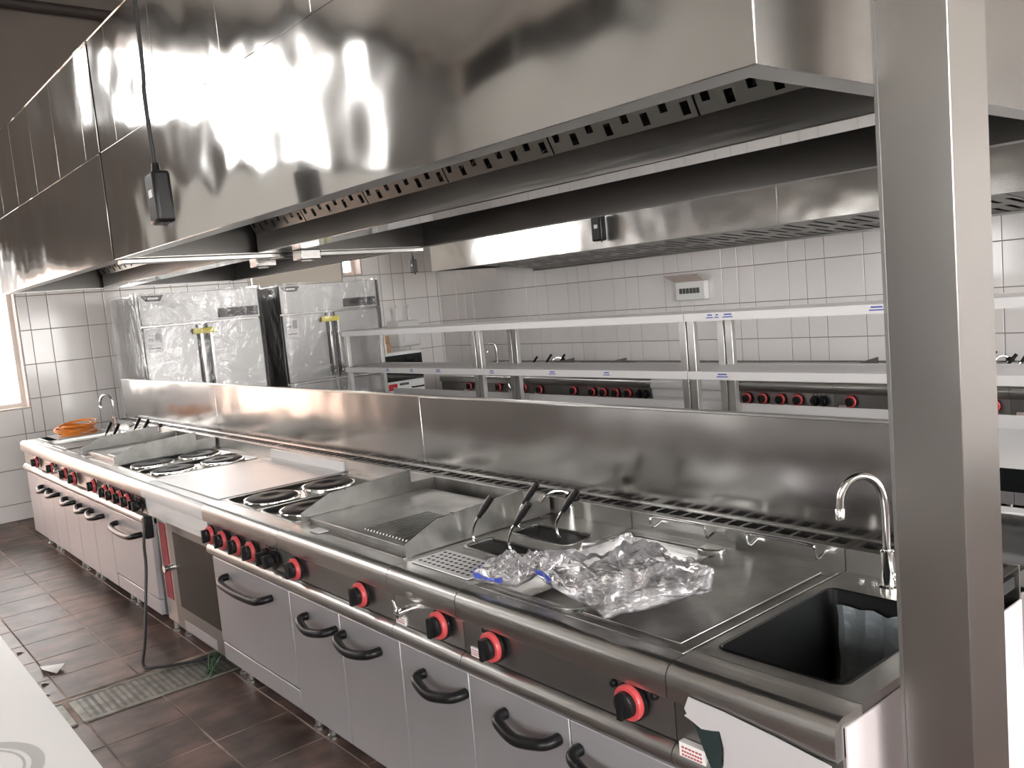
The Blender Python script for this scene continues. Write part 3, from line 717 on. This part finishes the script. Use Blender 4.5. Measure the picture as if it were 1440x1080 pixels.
def island_hood(x0, x1, label, seams):
    z0, zs, zt = 2.05, 2.565, 3.09; cx = (x0+x1)/2; h = (x1-x0)/2
    r = thing('range_hood', label, 'hood', (cx, .835, z0)); Y0, Y1 = -.915, .915
    H = zs-z0; T = zt-z0; t = .004
    MB().box(-h, h, Y0, Y0+t, 0, H-.002).build('front_panel', 'steel_hood', r, .0015)
    MB().box(-h, h, Y1-t, Y1, 0, H).build('rear_panel', 'hood_shade', r)
    MB().box(-h, h, Y1, Y1+t, 0, H).build('rear_facing', 'steel_hood', r)
    for s in (-1, 1):
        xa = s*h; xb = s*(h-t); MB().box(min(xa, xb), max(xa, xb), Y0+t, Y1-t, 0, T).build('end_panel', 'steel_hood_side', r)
        xc = s*(h-t); xd = s*(h-.065); MB().box(min(xc, xd), max(xc, xd), Y0+.075, Y1-.075, 0, .004).build('end_lip', 'steel', r)
        xe = s*(h-t-.001); xf = s*(h-t-.004); MB().box(min(xe, xf), max(xe, xf), Y0+t, Y1-t, .01, H-.02).build('end_shade', 'hood_shade', r)  # dark sheet painting the shade inside the end panel
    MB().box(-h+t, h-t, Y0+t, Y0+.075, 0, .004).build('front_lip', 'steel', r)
    MB().box(-h+t, h-t, Y0+t+.001, Y0+t+.004, .01, H-.02).build('front_shade', 'hood_shade', r)  # dark sheet painting the shade behind the front panel
    MB().box(-h+t, h-t, Y1-.06, Y1-t, 0, .004).build('rear_lip', 'hood_shade', r)
    MB().box(-h+t, h-t, Y0+t, Y1-t, H-.02, H-.01).build('canopy_top', 'hood_shade', r)
    MB().box(-h+t, h-t, Y0+.02, Y1-.02, T-.004, T).build('cladding_roof', 'hood_shade', r)
    # centre channel and filters
    c0, c1 = .63-.835, .80-.835
    MB().box(-h+.07, h-.07, c0, c1, .0, .10).build('centre_channel', 'steel_mirror', r, .002)
    MB().box(-h+.07, h-.07, c0-.002, c0, .004, .10).build('channel_face', 'steel', r)
    filter_bank(r, -h+.07, h-.07, (c0, .10), (c0-.16, .42))
    filter_bank(r, -h+.07, h-.07, (c1, .10), (c1+.16, .42))
    ss = [-h]+[s-cx for s in seams]+[h]
    for a, b in zip(ss[:-1], ss[1:]):
        MB().box(a+.002, b-.002, Y0+.002, Y0+.006, H+.004, T).build('cladding_panel', 'steel_hood', r, .0015)
    MB().box(-h, h, Y0-.002, Y0+.004, H-.002, H+.004).build('seam_strip', 'steel_hood', r)
    MB().box(-h, h, Y0-.002, Y0+.004, T-.003, T+.003).build('top_trim', 'steel_hood', r)
    return r
XJ = -3.70
h1 = island_hood(XJ+.012, -.03, 'long polished steel range hood over the island, ending at the steel pillar', [-3.42, -2.83, -2.17, -1.50, -.80])
h2 = island_hood(-6.62, XJ-.012, 'polished steel range hood over the island on the window side', [-6.1, -5.6, -5.05, -4.5, -3.95])
# lamps and their boxes on the joint of the two hoods
for k, (x, y, lab) in enumerate(((-3.95, .80, 'white lamp box under the hood joint, by the front bar'), (-3.52, .86, 'grey lamp box hanging under the hood joint near the centre channel'))):
    b = thing('lamp_box', lab, 'lamp', (x, y, 2.05))
    MB().box(-.05, .05, -.06, .06, -.055, 0).build('housing', 'steel', b, .006)
    MB().lathe((0, 0, -.055), 'z', [(.03, 0), (.03, -.006), (.02, -.008)], 14).build('lens', 'sticker', b)
cr = thing('cross_bar', 'pale metal bar crossing under the joint of the two island hoods', 'bar', (XJ, .835, 2.05))
MB().box(-.035, .035, -.89, .89, -.022, -.002).build('bar', 'steel', cr, .002)
MB().box(-.06, .06, -.08, .08, -.03, -.022).build('clip', 'steel_dark', cr)
# far hood along the tiled wall
def far_hood():
    x0, x1 = -7.2, 1.6; h = (x1-x0)/2; r = thing('range_hood', 'steel wall hood over the cooking line along the tiled wall', 'hood', ((x0+x1)/2, 4.25, 2.05)); D = 1.0
    z = .62
    for k in range(4):
        a = -h+2*h*k/4; b = a+2*h/4
        MB().box(a+.0015, b-.0015, 0, .004, 0, z).build('front_panel', 'steel_hood_far', r, .001)
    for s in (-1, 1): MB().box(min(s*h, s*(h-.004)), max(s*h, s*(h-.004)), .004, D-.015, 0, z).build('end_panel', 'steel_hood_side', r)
    MB().box(-h+.004, h-.004, .004, .07, 0, .004).build('front_lip', 'steel', r)
    MB().box(-h+.004, h-.004, .005, .008, .01, z-.02).build('front_shade', 'hood_shade', r)  # dark sheet painting the shade behind the wall hood front
    MB().box(-h+.004, h-.004, .004, D-.015, z-.02, z-.01).build('canopy_top', 'hood_shade', r)
    MB().box(-h+.6, h-.05, .962, .98, -.09, .02).build('grease_channel', 'steel_dark', r)
    filter_bank(r, -h+.75, h-.05, (.075, .004), (.96, -.075), True)
    MB()._add([(-h+.7, .075, .03), (h-.05, .075, .03), (h-.05, .96, -.05), (-h+.7, .96, -.05)], [(0, 1, 2, 3)]).build('slot_shade', 'black_matt', r)  # black sheet added so the filter slots read as shaded
    return r
far_hood()
# pendant switches
def pendant(loc, label, top, sc=1.0, tilt=0.0):
    r = thing('pendant_switch', label, 'switch', loc)
    b = MB().box(-.045*sc, .045*sc, -.03*sc, .03*sc, -.17*sc, 0).build('switch_box', 'black_plastic', r, .012*sc, seg=3)
    b.rotation_euler = (0, tilt, 0)
    MB().box(-.012*sc, .018*sc, -.0315*sc, -.030*sc, -.085*sc, -.06*sc).build('sticker', 'sticker', b)
    MB().lathe((0, 0, 0), 'z', [(.016*sc, -.005), (.012*sc, .03)], 10).build('cable_gland', 'black_plastic', b)
    MB().lathe((.02*sc, 0, -.17*sc), 'z', [(.006, 0), (.006, -.012)], 8).build('button', 'black_plastic', b)
    MB().tube([(0, 0, .02), (-.02, .0, .25), (-.025, .01, .6), (-.02, .0, top-loc[2])], .007, 8, 5).build('cable', 'cable_black', r)
pendant((-2.16, -.35, 2.215), 'black pendant switch box hanging before the island hood', ZC, 1.0, -.06)
pendant((-4.52, 4.17, 2.33), 'black pendant switch hanging before the wall hood', ZC, 1.3)
pendant((-4.35, 1.75+.35, 2.02), 'small pendant switch hanging behind the island hood', ZC, .55)

# ------------------------------------------------------------------ far cooking line
FY = 4.35
FE = [-7.40, -7.0, -6.2, -5.82, -5.02, -4.22, -3.31, -2.50, -1.70, -1.32, -.52, -.12]
sink_unit(FE[0], FE[1], FY, 'sink cabinet with tall faucet by the tiled wall, near the white oven')
bratt_unit(FE[1], FE[2], FY, 'braising pan cooker by the tiled wall, next to the faucet sink')
noodle_unit(FE[2], FE[3], FY, 'noodle cooker by the tiled wall, on the fridge side', 'in the tiled wall cooker near the fridges')
griddle_unit(FE[3], FE[4], FY, 'griddle by the tiled wall, on the fridge side')
hotplate_unit(FE[4], FE[5], FY, 'four knob range by the tiled wall, on the fridge side of the white worktop', True)
neutral_unit(FE[5], FE[6], FY, 'white film worktop in the line by the tiled wall', True)
hotplate_unit(FE[6], FE[7], FY, 'four knob range by the tiled wall, on the pillar side of the white worktop', True)
griddle_unit(FE[7], FE[8], FY, 'griddle by the tiled wall, beyond the splashback and steel pillar')
noodle_unit(FE[8], FE[9], FY, 'noodle cooker by the tiled wall, seen past the steel pillar', 'in the tiled wall cooker past the pillar')
bratt_unit(FE[9], FE[10], FY, 'braising pan cooker by the tiled wall, past the steel pillar')

# distribution box on the tiled wall
eb = thing('distribution_box', 'small white breaker box with its flap open on the tiled wall', 'breaker box', (-4.37, YB-.012, 1.52))
MB().box(-.17, .17, -.07, 0, 0, .17).build('housing', 'white_enamel', eb, .006)
MB()._add([(-.17, -.07, .17), (.17, -.07, .17), (.20, -.20, .235), (-.20, -.20, .235), (-.17, -.065, .176), (.17, -.065, .176), (.20, -.195, .241), (-.20, -.195, .241)], [(0, 1, 2, 3), (4, 7, 6, 5), (0, 4, 5, 1), (2, 6, 7, 3), (1, 5, 6, 2), (0, 3, 7, 4)]).build('flap', 'reveal_paint', eb)
for k in range(6): MB().box(-.12+.04*k, -.09+.04*k, -.076, -.07, .06, .11).build('breaker', 'print_dark', eb)

# ------------------------------------------------------------------ prep tables with two tier shelves
def rack_table(x0, x1, label, prints):
    w = x1-x0; h = w/2; y0, yr = 2.9, 3.28
    r = thing('shelf_table', label, 'table', ((x0+x1)/2, y0, 0)); d = yr-y0
    e = .003
    MB().box(-h+e, h-e, -.40, .52, .755, .80).build('table_top', 'film_white', r, .004)
    MB().box(-h+e, h-e, .495, .515, .80, .868).build('rear_upstand', 'film_sheet', r)
    MB().box(-h+e, h-e, -.405, -.398, .70, .80).build('front_apron', 'glass_black', r)
    MB().box(-h+.05, h-.05, -.38, .48, .15, .17).build('lower_shelf', 'steel', r)
    for x in (-h+.04, h-.04):
        for y in (-.36, .46): MB().tube([(x, y, 0), (x, y, .755)], .02, 10).build('leg', 'steel', r)
    for sx in (-1, 1):
        for y in (0, d): MB().box(sx*(h-.032)-.026, sx*(h-.032)+.026, y-.02, y+.02, .80, 1.475).build('post', 'steel', r, .003)
    for z in (1.11, 1.465):
        s = MB().box(-h+e, h-e, -.035, d+.035, z, z+.035).build('shelf', 'film_sheet', r, .003)
        if z > 1.4: s.location = (0, 0, 0)
        MB().box(-h+e, h-e, -.037, -.035, z-.012, z+.036).box(-h+e, h-e, d+.035, d+.037, z-.012, z+.036).build('shelf_edge', 'film_sheet', s)
        for (px, pz, pw) in prints:
            if (pz > 0) == (z > 1.4):
                MB().box(px, px+pw, -.0385, -.037, z+.004, z+.010).box(px+.01, px+pw*.9, -.0385, -.037, z+.018, z+.026).build('film_print', 'film_blue', s)
    return r
pr3 = [(-.9, 1, .05), (-.84, 1, .03), (-.78, 1, .07), (.12, 1, .08), (.30, 1, .06), (-.85, 0, .08), (.55, 0, .09)]
rack_table(-6.88, -4.74, 'shelf table with film wrapped shelves standing beside the wrapped fridge', [(-.3, 0, .05), (.1, 0, .05), (.5, 0, .07)])
rack_table(-4.74, -2.60, 'shelf table with film wrapped shelves, middle one of the row of three', [(-.9, 0, .06), (-.2, 0, .07), (.35, 0, .06)])
rack_table(-2.60, -.46, 'shelf table with blue printed film, standing beyond the steel pillar', pr3)

# ------------------------------------------------------------------ fridges
def fridge(y0, y1, label, tag_y):
    w = y1-y0; h = w/2; r = thing('fridge', label, 'fridge', (-7.1, (y0+y1)/2, 0)); D = .86
    MB().box(-D, -.04, -h, h, .12, 2.0).build('cabinet', 'steel', r, .004)
    for (a, b) in ((-h, -.02), (.02, h)):
        for (z0, z1) in ((1.04, 1.71), (.14, 1.02)):
            MB().box(-.04, 0, a+.004, b-.004, z0, z1).build('door', 'steel_pale', r, .006)
    MB().box(-.04, 0, -h, h, 1.722, 2.0).build('head_panel', 'steel_pale', r, .004)
    lv = MB().box(.0, .008, .14, h-.02, 1.745, 1.83).build('louvre', 'black_plastic', r)
    for k in range(5): MB().box(.008, .014, .15, h-.03, 1.755+.016*k, 1.760+.016*k).build('louvre_slat', 'print_dark', lv)
    bd = MB().prism([(-h+.02, 1.985), (-h+.22, 1.985), (-h+.18, 1.935), (-h+.06, 1.935)], 'x', 0, .006).build('badge', 'print_dark', r)
    MB().box(.006, .007, -h+.075, -h+.165, 1.95, 1.97).build('badge_print', 'sticker', bd)
    for s in (-1, 1):
        for (z0, z1) in ((1.10, 1.64), (.30, .95)):
            m = MB().box(.012, .034, s*.045-.014, s*.045+.014, z0, z1); m.box(0, .012, s*.045-.01, s*.045+.01, z0+.03, z0+.06); m.box(0, .012, s*.045-.01, s*.045+.01, z1-.06, z1-.03)
            m.build('handle', 'chrome', r, .004)
        MB().box(.0, .004, s*.045-.034, s*.045-.014, 1.06, 1.70).build('door_gap', 'black_matt', r)
    MB().box(.035, .042, tag_y, tag_y+.20, 1.615, 1.665).build('yellow_tag', 'yellow_tape', r, .003)
    pp = MB().box(.0, .004, -h+.03, -h+.16, 1.49, 1.685).build('paper_label', 'sticker', r)
    for k in range(2): MB().box(.004, .005, -h+.04, -h+.085, 1.63-.045*k, 1.655-.045*k).build('label_print', 'print_grey', pp)
    MB().box(.004, .005, -h+.10, -h+.15, 1.575, 1.655).build('label_print', 'print_grey', pp)
    MB().box(.004, .005, -h+.04, -h+.14, 1.52, 1.526).build('label_print', 'print_dark', pp)
    # stretch wrap hanging in folds round the front and the near side
    m = MB(); nz_, ny = 26, 46; L = []
    path = [(-D-.01, -h-.018), (.03, -h-.018), (.055, -h+.01), (.055, h-.01), (.03, h+.018), (-D-.01, h+.018)]
    cum = [0]
    for i in range(len(path)-1): cum.append(cum[-1]+math.hypot(path[i+1][0]-path[i][0], path[i+1][1]-path[i][1]))
    def at(s):
        s *= cum[-1]
        for i in range(len(path)-1):
            if s <= cum[i+1]+1e-9:
                t = (s-cum[i])/(cum[i+1]-cum[i]); return (path[i][0]+(path[i+1][0]-path[i][0])*t, path[i][1]+(path[i+1][1]-path[i][1])*t)
    for j in range(nz_+1):
        z = .25+1.77*j/nz_; row = []
        for i in range(ny*2+1):
            x, y = at(i/(ny*2)); q = Vector((y*5+y0*3, z*1.3, x*3)); n_ = noise.noise(q)*.5+.5*abs(noise.noise(q*2.3+Vector((0, z, 0))))
            k = .022*n_; row.append((x+(k if x > -.2 else 0), y+(k if y > 0 else -k)*(1 if x < .02 else 0), z))
        L.append(row)
    m.loft(L, closed=False); m.build('stretch_wrap', 'wrap_film', r)
    for x in (-D+.08, -.12):
        for y in (-h+.08, h-.08): MB().lathe((x, y, 0), 'z', [(.03, 0), (.03, .03), (.02, .035), (.02, .12)], 12).build('foot', 'print_dark', r)
mat('steel_pale', (0.36, 0.355, 0.35), 0.42, 1, rvar=.05, vscale=3)
fridge(1.045, 2.14, 'four door steel fridge in stretch wrap, nearer the window', -.12)
fridge(2.36, 3.44, 'four door steel fridge in stretch wrap, beside the shelf tables', -.14)
# white oven with boxes on top
wo = thing('white_oven', 'white oven with black glass and red display, between fridge and tiled wall', 'oven', (-7.3, 3.80, 0))
MB().box(-.6, -.02, -.28, .28, .10, 1.205).build('housing', 'white_enamel', wo, .006)
MB().box(-.02, 0, -.27, .27, .885, 1.17).build('glass_door', 'glass_black', wo, .004)
MB().box(-.02, 0, -.27, .27, .12, .875).build('lower_front', 'white_enamel', wo, .004)
MB().box(0, .006, -.20, -.09, .79, .86).build('red_display', 'red_led', wo)
MB().box(0, .006, -.06, .06, .835, .86).build('name_plate', 'print_dark', wo)
MB().tube([(0, .1, .80), (.03, .1, .80), (.03, .24, .80), (0, .24, .80)], .008, 8).build('handle', 'black_plastic', wo)
for x in (-.52, -.1):
    for y in (-.22, .22): MB().lathe((x, y, 0), 'z', [(.025, 0), (.025, .1)], 10).build('foot', 'print_dark', wo)
for k, (y, w_, h_, z_, mm, lab) in enumerate(((-.19, .07, .10, 1.206, 'cardboard', 'small brown carton on the white oven, under another carton'), (-.20, .065, .09, 1.308, 'cardboard', 'small brown carton on top of another carton on the white oven'))):
    b = thing('carton', lab, 'box', (-7.42, 3.80+y, z_))
    MB().box(-.12, .12, -w_, w_, 0, h_).build('carton_body', mm, b, .003); MB().box(.12, .1215, -.012, .012, 0, h_).build('tape', 'sticker', b)
wh = thing('water_heater', 'white wall mounted heater with two pipes above the white oven', 'heater', (XL+.14, 4.55, 1.30))
MB().box(-.13, .12, -.16, .16, -.1, .22).build('casing', 'white_enamel', wh, .02)
for s in (-1, 1): MB().tube([(0, s*.09, .20), (0, s*.09, .36), (.02, s*.09, .40), (.03, s*.10, .40)], .018, 8, 4).build('pipe', 'white_enamel', wh)
MB().box(.12, .124, -.08, .08, -.05, .05).build('front_plate', 'sticker', wh)
